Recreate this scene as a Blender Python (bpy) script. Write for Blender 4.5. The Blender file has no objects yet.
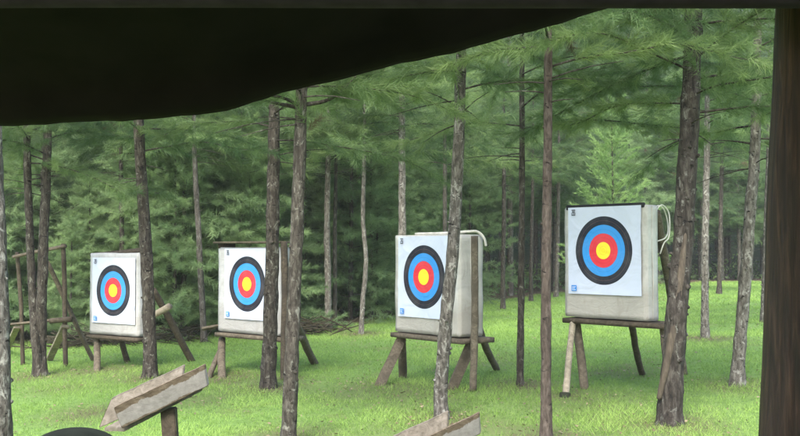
import bpy, bmesh, math, random
import numpy as np
from mathutils import Vector, Matrix, noise

random.seed(7)
RNG = np.random.default_rng(11)
scene = bpy.context.scene
COL = scene.collection
R = math.radians

# ------------------------------------------------------------------ camera model
CAM = Vector((0.0, 0.0, 1.4))
F = 1000.0                                  # focal length in photo pixels (photo is 800 x 436)
PITCH = math.atan(32 / 1000.0)              # horizon at row 250


def ray(px, py):
    v = Vector(((px - 400) / F, 1.0, (218 - py) / F))
    c, s = math.cos(PITCH), math.sin(PITCH)
    return Vector((v.x, v.y * c - v.z * s, v.y * s + v.z * c))


def W(px, py, Y):
    d = ray(px, py)
    return CAM + d * (Y / d.y)


def ground_z(x, y):
    z = 0.02 + 0.027 * max(-7.0, min(9.0, x))
    z += 0.02 * noise.noise(Vector((x * .5, y * .5, 3.1)))
    if y > 50:
        z += 0.30 * min(y - 50, 50) ** 1.25
    return z


def G(px, py):
    d = ray(px, py)
    t = 8.0
    for _ in range(25):
        p = CAM + d * t
        if d.z > -1e-3:
            break
        t = (ground_z(p.x, p.y) - CAM.z) / d.z
        t = max(1.0, min(60, t))
    return CAM + d * t


# ------------------------------------------------------------------ object helpers
def setp(o, label=None, cat=None, group=None, kind=None):
    if label: o['label'] = label
    if cat: o['category'] = cat
    if group: o['group'] = group
    if kind: o['kind'] = kind
    return o


def thing(name, loc, label, cat, rz=0.0, group=None):
    o = bpy.data.objects.new(name, None)
    o.empty_display_size = .1
    COL.objects.link(o)
    o.location = loc
    o.rotation_euler = (0, 0, rz)
    o.matrix_basis = Matrix.Translation(loc) @ Matrix.Rotation(rz, 4, 'Z')
    return setp(o, label, cat, group)


def world_of(o):
    m = o.matrix_basis.copy()
    while o.parent:
        o = o.parent
        m = o.matrix_basis @ m
    return m


def link(name, me, mat, parent=None, label=None):
    """link a mesh given in WORLD coordinates under its parent"""
    if mat is not None:
        me.materials.clear()
        me.materials.append(mat)
    o = bpy.data.objects.new(name, me)
    COL.objects.link(o)
    if parent is not None:
        me.transform(world_of(parent).inverted())
        o.parent = parent
    if label: o['label'] = label
    return o


def from_bm(name, bm, mat, parent=None, smooth=True, label=None):
    me = bpy.data.meshes.new(name)
    bm.normal_update()
    bm.to_mesh(me)
    bm.free()
    if smooth:
        me.polygons.foreach_set('use_smooth', [True] * len(me.polygons))
    return link(name, me, mat, parent, label)


def tri_mesh(name, verts, nper, attrs=None):
    """verts (N,3) ; consecutive nper vertices make one face"""
    me = bpy.data.meshes.new(name)
    n = len(verts)
    nf = n // nper
    me.vertices.add(n)
    me.vertices.foreach_set('co', np.ascontiguousarray(verts, dtype=np.float32).ravel())
    me.loops.add(n)
    me.loops.foreach_set('vertex_index', np.arange(n, dtype=np.int32))
    me.polygons.add(nf)
    me.polygons.foreach_set('loop_start', np.arange(0, n, nper, dtype=np.int32))
    me.update(calc_edges=True)
    for k, a in (attrs or {}).items():
        at = me.attributes.new(k, 'FLOAT', 'POINT')
        at.data.foreach_set('value', np.ascontiguousarray(a, dtype=np.float32))
    return me


def catmull(pts, n):
    """resample (pos, radius) control points smoothly"""
    P = [Vector((*p[0], p[1])) for p in pts]
    if len(P) == 2:
        return [(P[0].lerp(P[1], i / n).xyz, P[0].lerp(P[1], i / n).w) for i in range(n + 1)]
    P = [P[0] * 2 - P[1]] + P + [P[-1] * 2 - P[-2]]
    segs = len(P) - 3
    out = []
    for i in range(n + 1):
        u = i / n * segs
        k = min(int(u), segs - 1)
        t = u - k
        a, b, c, d = P[k:k + 4]
        q = 0.5 * ((2 * b) + (c - a) * t + (2 * a - 5 * b + 4 * c - d) * t * t + (3 * b - a - 3 * c + d) * t ** 3)
        out.append((q.xyz, max(q.w, .001)))
    return out


def tube_bm(bm, pts, segs=10, rough=0.06, freq=6.0, seed=0.0, caps=True):
    """irregular round pole through [(pos, radius)...]"""
    rings = []
    n = len(pts)
    prev = None
    for i, (p, r) in enumerate(pts):
        a = pts[max(i - 1, 0)][0]
        b = pts[min(i + 1, n - 1)][0]
        t = (b - a).normalized()
        if prev is None:
            u = t.orthogonal().normalized()
        else:
            u = (prev - t * prev.dot(t)).normalized()
        prev = u
        v = t.cross(u)
        ring = []
        for k in range(segs):
            an = 2 * math.pi * k / segs
            d = u * math.cos(an) + v * math.sin(an)
            rr = r
            if rough:
                q = p * freq + d * 1.3 + Vector((seed, seed * .7, 0))
                rr = r * (1 + rough * 1.6 * noise.noise(q) + rough * .9 * noise.noise(Vector((d.x * 5, d.y * 5, p.z * freq * 2 + seed)) + d * 2))
            ring.append(bm.verts.new(p + d * rr))
        rings.append(ring)
    for a, b in zip(rings, rings[1:]):
        for k in range(segs):
            bm.faces.new((a[k], a[(k + 1) % segs], b[(k + 1) % segs], b[k]))
    if caps:
        bm.faces.new(list(reversed(rings[0])))
        bm.faces.new(rings[-1])
    return bm


def pole(name, p0, p1, r0, r1, mat, parent, bend=0.012, segs=10, label=None):
    bm = bmesh.new()
    L = (p1 - p0).length
    s = random.random() * 50
    n = max(6, int(L / .06))
    side = (p1 - p0).orthogonal().normalized() * bend * L
    pts = []
    for i in range(n + 1):
        t = i / n
        pts.append((p0.lerp(p1, t) + side * math.sin(math.pi * t) * math.sin(s + 2 * t), r0 + (r1 - r0) * t))
    tube_bm(bm, pts, segs, .07, 7, s)
    return from_bm(name, bm, mat, parent, label=label)


def box_pts(bm, c8):
    v = [bm.verts.new(p) for p in c8]
    for f in ((0, 3, 2, 1), (4, 5, 6, 7), (0, 1, 5, 4), (1, 2, 6, 5), (2, 3, 7, 6), (3, 0, 4, 7)):
        bm.faces.new([v[i] for i in f])
    return bm


def plank(name, p0, p1, wid, thk, mat, parent, wdir=None, bevel=.004, label=None):
    """board along p0-p1; wdir = direction of its width"""
    d = (p1 - p0).normalized()
    w = wdir if wdir is not None else d.cross(Vector((0, 1, 0)))
    w = (w - d * w.dot(d)).normalized()
    t = d.cross(w).normalized()
    w = w * wid / 2
    t = t * thk / 2
    bm = bmesh.new()
    box_pts(bm, [p0 - w - t, p0 + w - t, p0 + w + t, p0 - w + t, p1 - w - t, p1 + w - t, p1 + w + t, p1 - w + t])
    n = max(2, int((p1 - p0).length / .08))
    eds = [e for e in bm.edges if abs((e.verts[0].co - e.verts[1].co).normalized().dot(d)) > .99]
    bmesh.ops.subdivide_edges(bm, edges=eds, cuts=n, use_grid_fill=True)
    bmesh.ops.recalc_face_normals(bm, faces=bm.faces)
    bmesh.ops.bevel(bm, geom=[e for e in bm.edges if len(e.link_faces) == 2 and e.calc_face_angle() > .8], offset=bevel, segments=2, affect='EDGES')
    s = random.random() * 40
    for v in bm.verts:
        k = noise.noise_vector(v.co * 5 + Vector((s, 0, s)))
        v.co += k * min(thk, wid) * .09
    return from_bm(name, bm, mat, parent, smooth=False, label=label)


# ------------------------------------------------------------------ materials
def new_mat(name):
    m = bpy.data.materials.new(name)
    m.use_nodes = True
    nt = m.node_tree
    for n in list(nt.nodes): nt.nodes.remove(n)
    out = nt.nodes.new('ShaderNodeOutputMaterial')
    b = nt.nodes.new('ShaderNodeBsdfPrincipled')
    nt.links.new(b.outputs[0], out.inputs[0])
    return m, nt, b


def N(nt, typ, **kw):
    n = nt.nodes.new(typ)
    for k, v in kw.items():
        if k.startswith('i_'):
            n.inputs[k[2:].replace('_', ' ')].default_value = v
        else:
            setattr(n, k, v)
    return n


def ramp(nt, src, stops, interp='LINEAR'):
    r = nt.nodes.new('ShaderNodeValToRGB')
    r.color_ramp.interpolation = interp
    e = r.color_ramp.elements
    while len(e) > 1: e.remove(e[-1])
    e[0].position = stops[0][0]; e[0].color = (*stops[0][1], 1)
    for p, c in stops[1:]:
        x = e.new(p); x.color = (*c, 1)
    nt.links.new(src, r.inputs[0])
    return r.outputs[0]


def mix(nt, fac, a, b):
    m = nt.nodes.new('ShaderNodeMix')
    m.data_type = 'RGBA'
    for sock, v in ((m.inputs[0], fac), (m.inputs[6], a), (m.inputs[7], b)):
        if isinstance(v, (tuple, list)): sock.default_value = (*v, 1)
        elif isinstance(v, (int, float)): sock.default_value = v
        else: nt.links.new(v, sock)
    return m.outputs[2]


def coords(nt, scale=(1, 1, 1), kind='Object'):
    tc = nt.nodes.new('ShaderNodeTexCoord')
    mp = nt.nodes.new('ShaderNodeMapping')
    mp.inputs['Scale'].default_value = scale
    nt.links.new(tc.outputs[kind], mp.inputs[0])
    return mp.outputs[0]


def tex_noise(nt, vec, scale, detail=6, rough=.6, dist=0):
    n = nt.nodes.new('ShaderNodeTexNoise')
    n.inputs['Scale'].default_value = scale
    n.inputs['Detail'].default_value = detail
    n.inputs['Roughness'].default_value = rough
    n.inputs['Distortion'].default_value = dist
    nt.links.new(vec, n.inputs['Vector'])
    return n.outputs[0]


def bump(nt, bsdf, h, strength=.5, dist=.01):
    b = nt.nodes.new('ShaderNodeBump')
    b.inputs['Strength'].default_value = strength
    b.inputs['Distance'].default_value = dist
    nt.links.new(h, b.inputs['Height'])
    nt.links.new(b.outputs[0], bsdf.inputs['Normal'])


def bark_mat(name, dark, mid, light, lichen, lich_amt=.55, sc=1.0):
    m, nt, b = new_mat(name)
    v = coords(nt, (40 * sc, 40 * sc, 13 * sc))
    n1 = tex_noise(nt, v, 1.0, 8, .65, .4)
    c = ramp(nt, n1, [(.30, dark), (.48, mid), (.68, light)])
    v2 = coords(nt, (20, 20, 13))
    n2 = tex_noise(nt, v2, 1.0, 7, .7, .6)
    lm = ramp(nt, n2, [(lich_amt, (0, 0, 0)), (lich_amt + .09, (1, 1, 1))])
    c = mix(nt, lm, c, lichen)
    v3 = coords(nt, (14, 14, 30))
    n3 = tex_noise(nt, v3, 1.0, 5, .6, .2)
    km = ramp(nt, n3, [(.62, (0, 0, 0)), (.67, (1, 1, 1))])
    c = mix(nt, km, c, tuple(x * .35 for x in dark))
    nt.links.new(c, b.inputs['Base Color'])
    b.inputs['Roughness'].default_value = .9
    b.inputs['Specular IOR Level'].default_value = .2
    bump(nt, b, n1, 1.0, .022)
    return m


BARK = {
    'brown': bark_mat('bark_brown', (.015, .0125, .0095), (.043, .037, .029), (.105, .096, .077), (.185, .183, .15), .56),
    'dark': bark_mat('bark_dark', (.012, .010, .008), (.037, .031, .024), (.09, .08, .064), (.18, .178, .145), .565),
    'grey': bark_mat('bark_grey', (.018, .016, .013), (.066, .06, .05), (.16, .15, .13), (.24, .238, .205), .535),
    'red': bark_mat('bark_reddish', (.023, .017, .013), (.064, .049, .039), (.12, .098, .08), (.165, .155, .13), .64),
    'mossy': bark_mat('bark_mossy', (.009, .008, .007), (.032, .027, .022), (.08, .072, .06), (.15, .15, .13), .57, .8),
    'far': bark_mat('bark_far', (.024, .021, .017), (.068, .06, .049), (.135, .122, .102), (.17, .17, .145), .55, .7),
    'pale': bark_mat('bark_pale', (.024, .021, .017), (.105, .095, .078), (.22, .205, .175), (.29, .285, .245), .54),
}


def wood_mat(name, a, b_, c_, rough=.8, spec=.25, grain=(8, 8, 8)):
    m, nt, b = new_mat(name)
    v = coords(nt, grain)
    n1 = tex_noise(nt, v, 2.2, 8, .7, 1.2)
    n2 = tex_noise(nt, coords(nt, (3, 3, 3)), 1.5, 5, .6)
    c = ramp(nt, n1, [(.3, a), (.5, b_), (.7, c_)])
    dm = ramp(nt, n2, [(.5, (0, 0, 0)), (.7, (1, 1, 1))])
    c = mix(nt, dm, c, tuple(x * .55 for x in b_))
    nt.links.new(c, b.inputs['Base Color'])
    b.inputs['Roughness'].default_value = rough
    b.inputs['Specular IOR Level'].default_value = spec
    bump(nt, b, n1, .5, .006)
    return m


WOOD = wood_mat('weathered_wood', (.05, .04, .027), (.11, .09, .062), (.19, .16, .115))
WOOD_DARK = wood_mat('dark_wood', (.025, .019, .012), (.06, .047, .031), (.11, .088, .06))
WOOD_PALE = wood_mat('pale_wood', (.14, .115, .078), (.25, .215, .155), (.36, .32, .24))
WOOD_POST = None


def post_mat():
    m, nt, b = new_mat('stained_post')
    v = coords(nt, (75, 75, 4))
    n1 = tex_noise(nt, v, 1.0, 8, .65, .8)
    c = ramp(nt, n1, [(.32, (.03, .013, .010)), (.5, (.075, .034, .024)), (.7, (.17, .085, .058))])
    n2 = tex_noise(nt, coords(nt, (12, 12, 1.2)), 1.0, 4, .6, .5)
    dm = ramp(nt, n2, [(.52, (0, 0, 0)), (.62, (1, 1, 1))])
    c = mix(nt, dm, c, (.03, .018, .012))
    nt.links.new(c, b.inputs['Base Color'])
    b.inputs['Roughness'].default_value = .5
    b.inputs['Specular IOR Level'].default_value = .4
    bump(nt, b, n1, .5, .01)
    return m


def peel_mat():
    """trough board: bare brown wood with a peeling band of old pale paint"""
    m, nt, b = new_mat('peeling_paint_board')
    n1 = tex_noise(nt, coords(nt, (14, 14, 30)), 1.6, 8, .7, 1.0)
    wood = ramp(nt, n1, [(.3, (.055, .04, .026)), (.5, (.125, .098, .066)), (.7, (.19, .155, .11))])
    n2 = tex_noise(nt, coords(nt, (9, 9, 9)), 1.3, 8, .66, .4)
    av = N(nt, 'ShaderNodeAttribute', attribute_name='across')
    band = ramp(nt, av.outputs['Fac'], [(0, (0, 0, 0)), (.2, (.5, .5, .5)), (.55, (.5, .5, .5)), (.82, (0, 0, 0))])
    ad = N(nt, 'ShaderNodeMath', operation='ADD')
    nt.links.new(n2, ad.inputs[0]); nt.links.new(band, ad.inputs[1])
    pm = ramp(nt, ad.outputs[0], [(.70, (0, 0, 0)), (.76, (1, 1, 1))])
    n3 = tex_noise(nt, coords(nt, (40, 40, 40)), 1.0, 6, .7)
    paint = ramp(nt, n3, [(.3, (.19, .175, .155)), (.7, (.29, .275, .25))])
    c = mix(nt, pm, wood, paint)
    nt.links.new(c, b.inputs['Base Color'])
    b.inputs['Roughness'].default_value = .85
    b.inputs['Specular IOR Level'].default_value = .2
    bump(nt, b, n1, .4, .006)
    return m


def canvas_mat(name, c0, c1, dirt):
    m, nt, b = new_mat(name)
    n1 = tex_noise(nt, coords(nt, (3, 3, 5)), 1.4, 7, .65, .4)
    c = ramp(nt, n1, [(.3, c0), (.65, c1)])
    n2 = tex_noise(nt, coords(nt, (10, 10, 3)), 1.2, 6, .7, .8)
    dm = ramp(nt, n2, [(.53, (0, 0, 0)), (.75, (.75, .75, .75))])
    c = mix(nt, dm, c, dirt)
    # dirt gathered along the lower hem
    tc = nt.nodes.new('ShaderNodeTexCoord')
    sep = nt.nodes.new('ShaderNodeSeparateXYZ')
    nt.links.new(tc.outputs['Object'], sep.inputs[0])
    zz = N(nt, 'ShaderNodeMath', operation='MULTIPLY_ADD')
    nt.links.new(n1, zz.inputs[0]); zz.inputs[1].default_value = -.5
    nt.links.new(sep.outputs[2], zz.inputs[2])
    hm = ramp(nt, zz.outputs[0], [(.0, (.6, .6, .6)), (.12, (0, 0, 0))])
    c = mix(nt, hm, c, dirt)
    nt.links.new(c, b.inputs['Base Color'])
    b.inputs['Roughness'].default_value = .95
    b.inputs['Specular IOR Level'].default_value = .15
    n3 = tex_noise(nt, coords(nt, (110, 110, 110)), 1.0, 2, .5)
    n4 = tex_noise(nt, coords(nt, (5, 5, 11)), 1.0, 3, .55, 2.2)
    ad = N(nt, 'ShaderNodeMath', operation='MULTIPLY_ADD')
    nt.links.new(n3, ad.inputs[0]); ad.inputs[1].default_value = .12
    nt.links.new(n4, ad.inputs[2])
    bump(nt, b, ad.outputs[0], .4, .022)
    return m


CANVAS = canvas_mat('canvas_grey', (.39, .38, .35), (.52, .505, .46), (.29, .265, .22))
CANVAS_W = canvas_mat('canvas_pale', (.37, .372, .375), (.47, .47, .46), (.28, .265, .235))


def plain(name, col, rough=.7, spec=.3):
    m, nt, b = new_mat(name)
    n = tex_noise(nt, coords(nt, (15, 15, 15)), 1, 5, .6)
    c = ramp(nt, n, [(.3, tuple(x * .75 for x in col)), (.7, tuple(min(1, x * 1.2) for x in col))])
    nt.links.new(c, b.inputs['Base Color'])
    b.inputs['Roughness'].default_value = rough
    b.inputs['Specular IOR Level'].default_value = spec
    return m


BLACK = plain('black_plastic', (.03, .033, .022), .9, .08)
ROPE = plain('white_rope', (.6, .57, .5), .9, .1)
INK = plain('dark_ink', (.03, .03, .04), .6, .2)
BLUE = plain('blue_ink', (.03, .22, .62), .5, .2)
WHITEINK = plain('white_print', (.7, .74, .8), .6, .2)


def face_mat():
    """printed 10-zone archery face; attribute rad = distance from the centre / outer radius"""
    m, nt, b = new_mat('printed_target_paper')
    a = N(nt, 'ShaderNodeAttribute', attribute_name='UVMap')
    uv = nt.nodes.new('ShaderNodeUVMap')
    vm = N(nt, 'ShaderNodeVectorMath', operation='LENGTH')
    nt.nodes.remove(a)
    nt.links.new(uv.outputs[0], vm.inputs[0])
    Y, Rd, B, K, Wh = (.86, .66, .03), (.66, .035, .05), (.035, .27, .66), (.013, .015, .024), (.54, .585, .70)
    l = .004
    st = [(0, Y), (.04 - l, (.5, .38, .03)), (.04, Y), (.1 - l, (.5, .38, .03)), (.1, Y),
          (.2 - l, (.35, .1, .03)), (.2, Rd), (.3 - l, (.38, .02, .03)), (.3, Rd),
          (.4 - l, (.1, .05, .1)), (.4, B), (.5 - l, (.02, .14, .38)), (.5, B),
          (.6, K), (.7 - l, (.2, .09, .09)), (.7, K),
          (.8, Wh), (.9 - l, (.55, .56, .6)), (.9, Wh), (.985 - l, (.55, .56, .6)), (.985, Wh)]
    c = ramp(nt, vm.outputs['Value'], st, 'CONSTANT')
    gn = tex_noise(nt, coords(nt, (4, 4, 4), 'Object'), 1.2, 6, .65, .5)
    gm = ramp(nt, gn, [(.45, (0, 0, 0)), (.8, (.14, .14, .14))])
    c = mix(nt, gm, c, (.34, .33, .30))
    cr = tex_noise(nt, coords(nt, (3, 3, 4), 'Object'), 1.0, 2, .5, 1.5)
    bump(nt, b, cr, .6, .03)
    nt.links.new(c, b.inputs['Base Color'])
    b.inputs['Roughness'].default_value = .6
    b.inputs['Specular IOR Level'].default_value = .25
    return m


FACE = face_mat()


def leaf_mat(name, lo, hi, transl=.35, dead=None):
    m, nt, b = new_mat(name)
    at = N(nt, 'ShaderNodeAttribute', attribute_name='tint')
    oi = nt.nodes.new('ShaderNodeObjectInfo')
    ad = N(nt, 'ShaderNodeMath', operation='MULTIPLY_ADD')
    nt.links.new(oi.outputs['Random'], ad.inputs[0])
    ad.inputs[1].default_value = .25
    nt.links.new(at.outputs['Fac'], ad.inputs[2])
    st = [(0.0, lo), (.62, tuple((a + c) / 2 for a, c in zip(lo, hi))), (1.1, hi)]
    if dead: st = [(0.0, dead), (.05, dead), (.10, lo), (.7, tuple((a + c) / 2 for a, c in zip(lo, hi))), (1.0, hi)]
    c = ramp(nt, ad.outputs[0], st)
    nt.links.new(c, b.inputs['Base Color'])
    b.inputs['Roughness'].default_value = .55
    b.inputs['Specular IOR Level'].default_value = .3
    tr = nt.nodes.new('ShaderNodeBsdfTranslucent')
    nt.links.new(c, tr.inputs[0])
    mx = nt.nodes.new('ShaderNodeMixShader')
    mx.inputs[0].default_value = transl
    out = [n for n in nt.nodes if n.type == 'OUTPUT_MATERIAL'][0]
    nt.links.new(b.outputs[0], mx.inputs[1])
    nt.links.new(tr.outputs[0], mx.inputs[2])
    nt.links.new(mx.outputs[0], out.inputs[0])
    return m


NEEDLE = leaf_mat('pine_needles', (.072, .135, .05), (.21, .30, .105), .5, dead=(.13, .10, .055))
NEEDLE_FAR = leaf_mat('pine_needles_far', (.075, .135, .058), (.19, .29, .115), .5, dead=(.15, .125, .07))
NEEDLE_YOUNG = leaf_mat('young_conifer_needles', (.13, .21, .09), (.31, .43, .19), .5)
NEEDLE_BRIGHT = leaf_mat('bright_fir_needles', (.17, .30, .09), (.33, .47, .17), .5)
GRASSM = leaf_mat('grass_blades', (.135, .25, .04), (.36, .52, .13), .5, dead=(.33, .29, .17))
LITTER = leaf_mat('leaf_litter', (.10, .065, .04), (.30, .23, .15), .1)
STICKM = plain('dry_sticks', (.045, .04, .027), .9, .05)

# ------------------------------------------------------------------ ground
def clearing_edge(px):
    """distance where the lawn ends, by direction"""
    pts = [(-400, 16.5), (0, 16.5), (250, 17.5), (360, 19), (440, 23), (520, 27), (640, 33), (760, 36), (1300, 36)]
    for (a, da), (b, db) in zip(pts, pts[1:]):
        if px <= b:
            return da + (db - da) * max(0, (px - a)) / (b - a)
    return 36


def in_wood(x, y):
    if y < 4: return 0.0
    e = clearing_edge(400 + 1000 * x / y)
    e += 1.4 * noise.noise(Vector((x * .35, y * .35, 9)))
    return max(0.0, min(1.0, (y - e) / 1.2 + .3))


BASES = [(39, 376), (150, 378), (268, 388), (288, 440), (442, 419), (546, 440), (520, 386), (670, 424), (737, 386), (705, 338), (361, 334), (331, 329)]
_SP = [(G(*b), .42, 1.0) for b in BASES]
_SP += [(G(*b), r, wt) for b, r, wt in (((565, 396), .45, .8), ((600, 405), .9, .55), ((385, 385), .5, .7), ((430, 392), .9, .6), ((450, 388), .4, .7), ((215, 379), .6, .9), ((250, 382), .8, .5), ((97, 371), .5, .8), ((120, 376), .8, .5),  # the pair below the second target also paints its soft shadow as worn ground
        ((90, 413), .35, .9), ((65, 388), .35, .7), ((200, 400), .4, .5), ((340, 395), .5, .5), ((620, 372), .5, .6), ((480, 360), .6, .5), ((620, 425), .4, .6), ((390, 430), .5, .4), ((500, 428), .35, .6))]
_SPA = np.array([(p.x, p.y, r, w_) for p, r, w_ in _SP])


def wear_shade_np(x, y):
    x, y = np.asarray(x, float), np.asarray(y, float)
    o = np.zeros(x.shape)
    for (a, b, r, w_) in _SPA:
        o = np.maximum(o, w_ * np.exp(-(((x - a) / r) ** 2 + ((y - b) / (r * 1.5)) ** 2)))
    return o


def ground():
    xs = np.concatenate([np.linspace(-75, -14, 40)[:-1], np.linspace(-14, 14, 141), np.linspace(14, 75, 40)[1:]])
    ys = np.concatenate([np.linspace(-16, 4, 18)[:-1], np.linspace(4, 20, 91), np.linspace(20, 56, 74)[1:], np.linspace(56, 112, 34)[1:]])
    bm = bmesh.new()
    lay = bm.verts.layers.float.new('wood')
    lwe = bm.verts.layers.float.new('wear_shade')
    rows = []
    for y in ys:
        row = []
        ww = wear_shade_np(xs, np.full(len(xs), y))
        for x, w_ in zip(xs, ww):
            v = bm.verts.new((x, y, ground_z(x, y)))
            v[lay] = in_wood(x, y); v[lwe] = w_
            row.append(v)
        rows.append(row)
    for a, b in zip(rows, rows[1:]):
        for k in range(len(xs) - 1):
            bm.faces.new((a[k], a[k + 1], b[k + 1], b[k]))
    m, nt, b = new_mat('lawn_and_forest_floor')
    n1 = tex_noise(nt, coords(nt), 1.1, 8, .65, .3)
    n2 = tex_noise(nt, coords(nt), 14, 8, .75)
    n3 = tex_noise(nt, coords(nt), 70, 4, .7)
    g = ramp(nt, n2, [(.28, (.06, .095, .028)), (.5, (.15, .25, .065)), (.75, (.25, .38, .11))])
    pm = ramp(nt, n1, [(.56, (0, 0, 0)), (.72, (.7, .7, .7))])
    g = mix(nt, pm, g, (.17, .14, .07))
    wa = N(nt, 'ShaderNodeAttribute', attribute_name='wear_shade')
    wm = N(nt, 'ShaderNodeMath', operation='MULTIPLY'); nt.links.new(wa.outputs['Fac'], wm.inputs[0]); nt.links.new(ramp(nt, n2, [(.35, (.3, .3, .3)), (.6, (1.3, 1.3, 1.3))]), wm.inputs[1])
    g = mix(nt, wm.outputs[0], g, ramp(nt, n3, [(.3, (.06, .045, .028)), (.7, (.15, .12, .075))]))
    f = ramp(nt, n2, [(.3, (.04, .028, .018)), (.5, (.10, .075, .05)), (.75, (.2, .155, .11))])
    at = N(nt, 'ShaderNodeAttribute', attribute_name='wood')
    c = mix(nt, at.outputs['Fac'], g, f)
    # leafy undergrowth covers the rise at the back
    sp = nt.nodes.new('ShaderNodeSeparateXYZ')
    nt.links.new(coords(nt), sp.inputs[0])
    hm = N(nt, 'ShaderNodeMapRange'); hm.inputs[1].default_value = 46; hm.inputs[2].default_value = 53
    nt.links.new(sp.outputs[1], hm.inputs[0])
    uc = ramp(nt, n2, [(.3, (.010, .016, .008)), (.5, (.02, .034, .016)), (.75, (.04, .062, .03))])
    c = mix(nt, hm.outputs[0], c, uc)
    nt.links.new(c, b.inputs['Base Color'])
    b.inputs['Roughness'].default_value = .95
    b.inputs['Specular IOR Level'].default_value = .1
    bump(nt, b, n3, .6, .02)
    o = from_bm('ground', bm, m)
    setp(o, 'gently sloping lawn running into the brown forest floor and wooded rise', 'ground', kind='structure')


ground()


def lattice(n, ymin, ymax, spread, dens):
    """random (x, y) with density ~ dens(y) within the view wedge widened by spread"""
    ys = RNG.uniform(ymin, ymax, n * 3)
    w = dens(ys) * ys
    keep = RNG.random(len(ys)) < w / w.max()
    ys = ys[keep][:n]
    xs = RNG.uniform(-1, 1, len(ys)) * ys * spread
    return xs, ys


def gz_np(x, y):
    return np.array([ground_z(a, b) for a, b in zip(x, y)])


def grass():
    x, y = lattice(600000, 3.3, 36, .50, lambda y: np.minimum(1, (8 / y) ** 1.55))
    # clumping and bare patches
    k = np.array([noise.noise(Vector((a * .9, b * .9, 1))) + .6 * noise.noise(Vector((a * 3.1, b * 3.1, 4))) for a, b in zip(x, y)])
    wood = np.array([in_wood(a, b) for a, b in zip(x, y)])
    we = wear_shade_np(x, y) * np.clip(.75 + k, .2, 1.2)
    keep = (RNG.random(len(x)) < np.clip(.85 - k * .85, .2, 1)) & (RNG.random(len(x)) > wood * 1.05) & (RNG.random(len(x)) > we * .8)
    x, y, k, we = x[keep], y[keep], k[keep], we[keep]
    n = len(x)
    z = gz_np(x, y)
    far = np.maximum(1, y / 9)
    h = RNG.uniform(.013, .037, n) * (1 + 1.1 * np.clip(-k, 0, 1)) * (1 + .5 * we) * far ** .25
    tall = RNG.random(n) < .015
    h[tall] *= 1.8
    w = RNG.uniform(.0032, .0058, n) * far ** .85
    az = RNG.uniform(0, 2 * np.pi, n)
    lean = RNG.uniform(.3, 1.9, n) * h
    bx, by = np.cos(az), np.sin(az)
    az2 = az + RNG.uniform(-1, 1, n) + np.pi / 2
    P = np.zeros((n, 3, 3))
    P[:, 0] = np.stack([x - np.cos(az2) * w / 2, y - np.sin(az2) * w / 2, z - .004], 1)
    P[:, 1] = np.stack([x + np.cos(az2) * w / 2, y + np.sin(az2) * w / 2, z - .004], 1)
    P[:, 2] = np.stack([x + bx * lean, y + by * lean, z + h], 1)
    big = np.array([noise.noise(Vector((a * .33, b * .33, 7))) for a, b in zip(x, y)])
    t = np.clip(.5 - .5 * k + .5 * big + RNG.normal(0, .17, n), .1, .95)
    t[RNG.random(n) < .06 + .12 * np.clip(k, 0, 1)] = 0
    me = tri_mesh('grass', P.reshape(-1, 3), 3, {'tint': np.repeat(t, 3)})
    o = link('grass', me, GRASSM)
    setp(o, 'short bright green grass covering the archery clearing', 'grass', kind='stuff')


grass()


def litter():
    """fallen leaves, needles and bark bits"""
    x, y = lattice(16000, 3.5, 30, .5, lambda y: np.minimum(1, (9 / y) ** 1.2))
    k = np.array([noise.noise(Vector((a * .9, b * .9, 1))) for a, b in zip(x, y)])
    wood = np.array([in_wood(a, b) for a, b in zip(x, y)])
    keep = (RNG.random(len(x)) < np.clip(.2 + k * .9 + wear_shade_np(x, y), .04, 1) + wood)
    x, y = x[keep], y[keep]
    n = len(x)
    z = gz_np(x, y) + RNG.uniform(.004, .03, n)
    s = RNG.uniform(.008, .022, n) * np.maximum(1, y / 10) ** .5
    az = RNG.uniform(0, 6.28, n)
    P = np.zeros((n, 4, 3))
    el = RNG.uniform(.25, .8, n)
    for i, (u, v) in enumerate(((-1, 0), (0, -1), (1, 0), (0, 1))):
        dx, dy = u * s, v * s * el
        P[:, i] = np.stack([x + dx * np.cos(az) - dy * np.sin(az), y + dx * np.sin(az) + dy * np.cos(az), z + RNG.uniform(-.008, .008, n)], 1)
    me = tri_mesh('leaf_litter', P.reshape(-1, 3), 4, {'tint': np.repeat(RNG.uniform(0, .9, n), 4)})
    o = link('leaf_litter', me, LITTER)
    setp(o, 'scattered brown dead leaves and needles lying in the grass', 'leaf litter', kind='stuff')


litter()

# ------------------------------------------------------------------ trees
def needle_templates(K, n, L, nl, w, spread, droop, seed):
    rng = np.random.default_rng(seed)
    out = []
    for _ in range(K):
        t = rng.uniform(.0, 1.0, n) ** .8
        base = np.stack([t * L, rng.normal(0, .01, n), -.10 * L * t * t + rng.normal(0, .01, n)], 1)
        ph = rng.uniform(0, 2 * np.pi, n)
        rad = rng.uniform(.3, 1, n) * spread
        d = np.stack([rng.uniform(.35, 1, n), np.cos(ph) * rad, np.sin(ph) * rad - droop * rng.uniform(.3, 1, n)], 1)
        d /= np.linalg.norm(d, axis=1, keepdims=True)
        ln = nl * rng.uniform(.6, 1.15, n)
        side = np.cross(d, rng.normal(0, 1, (n, 3)))
        side /= np.linalg.norm(side, axis=1, keepdims=True)
        P = np.zeros((n, 3, 3))
        P[:, 0] = base - side * w / 2
        P[:, 1] = base + side * w / 2
        P[:, 2] = base + d * ln[:, None]
        out.append(P.reshape(-1, 3))
    return np.stack(out)


TPL_NEAR = needle_templates(8, 125, .26, .12, .0043, .95, .30, 1)
TPL_FAR = needle_templates(8, 50, .40, .20, .010, .8, .45, 2)
TPL_FIR = needle_templates(8, 60, .34, .07, .011, .8, .0, 3)
TPL_YOUNG = needle_templates(8, 90, .28, .095, .0065, 1.15, .12, 4)


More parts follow.
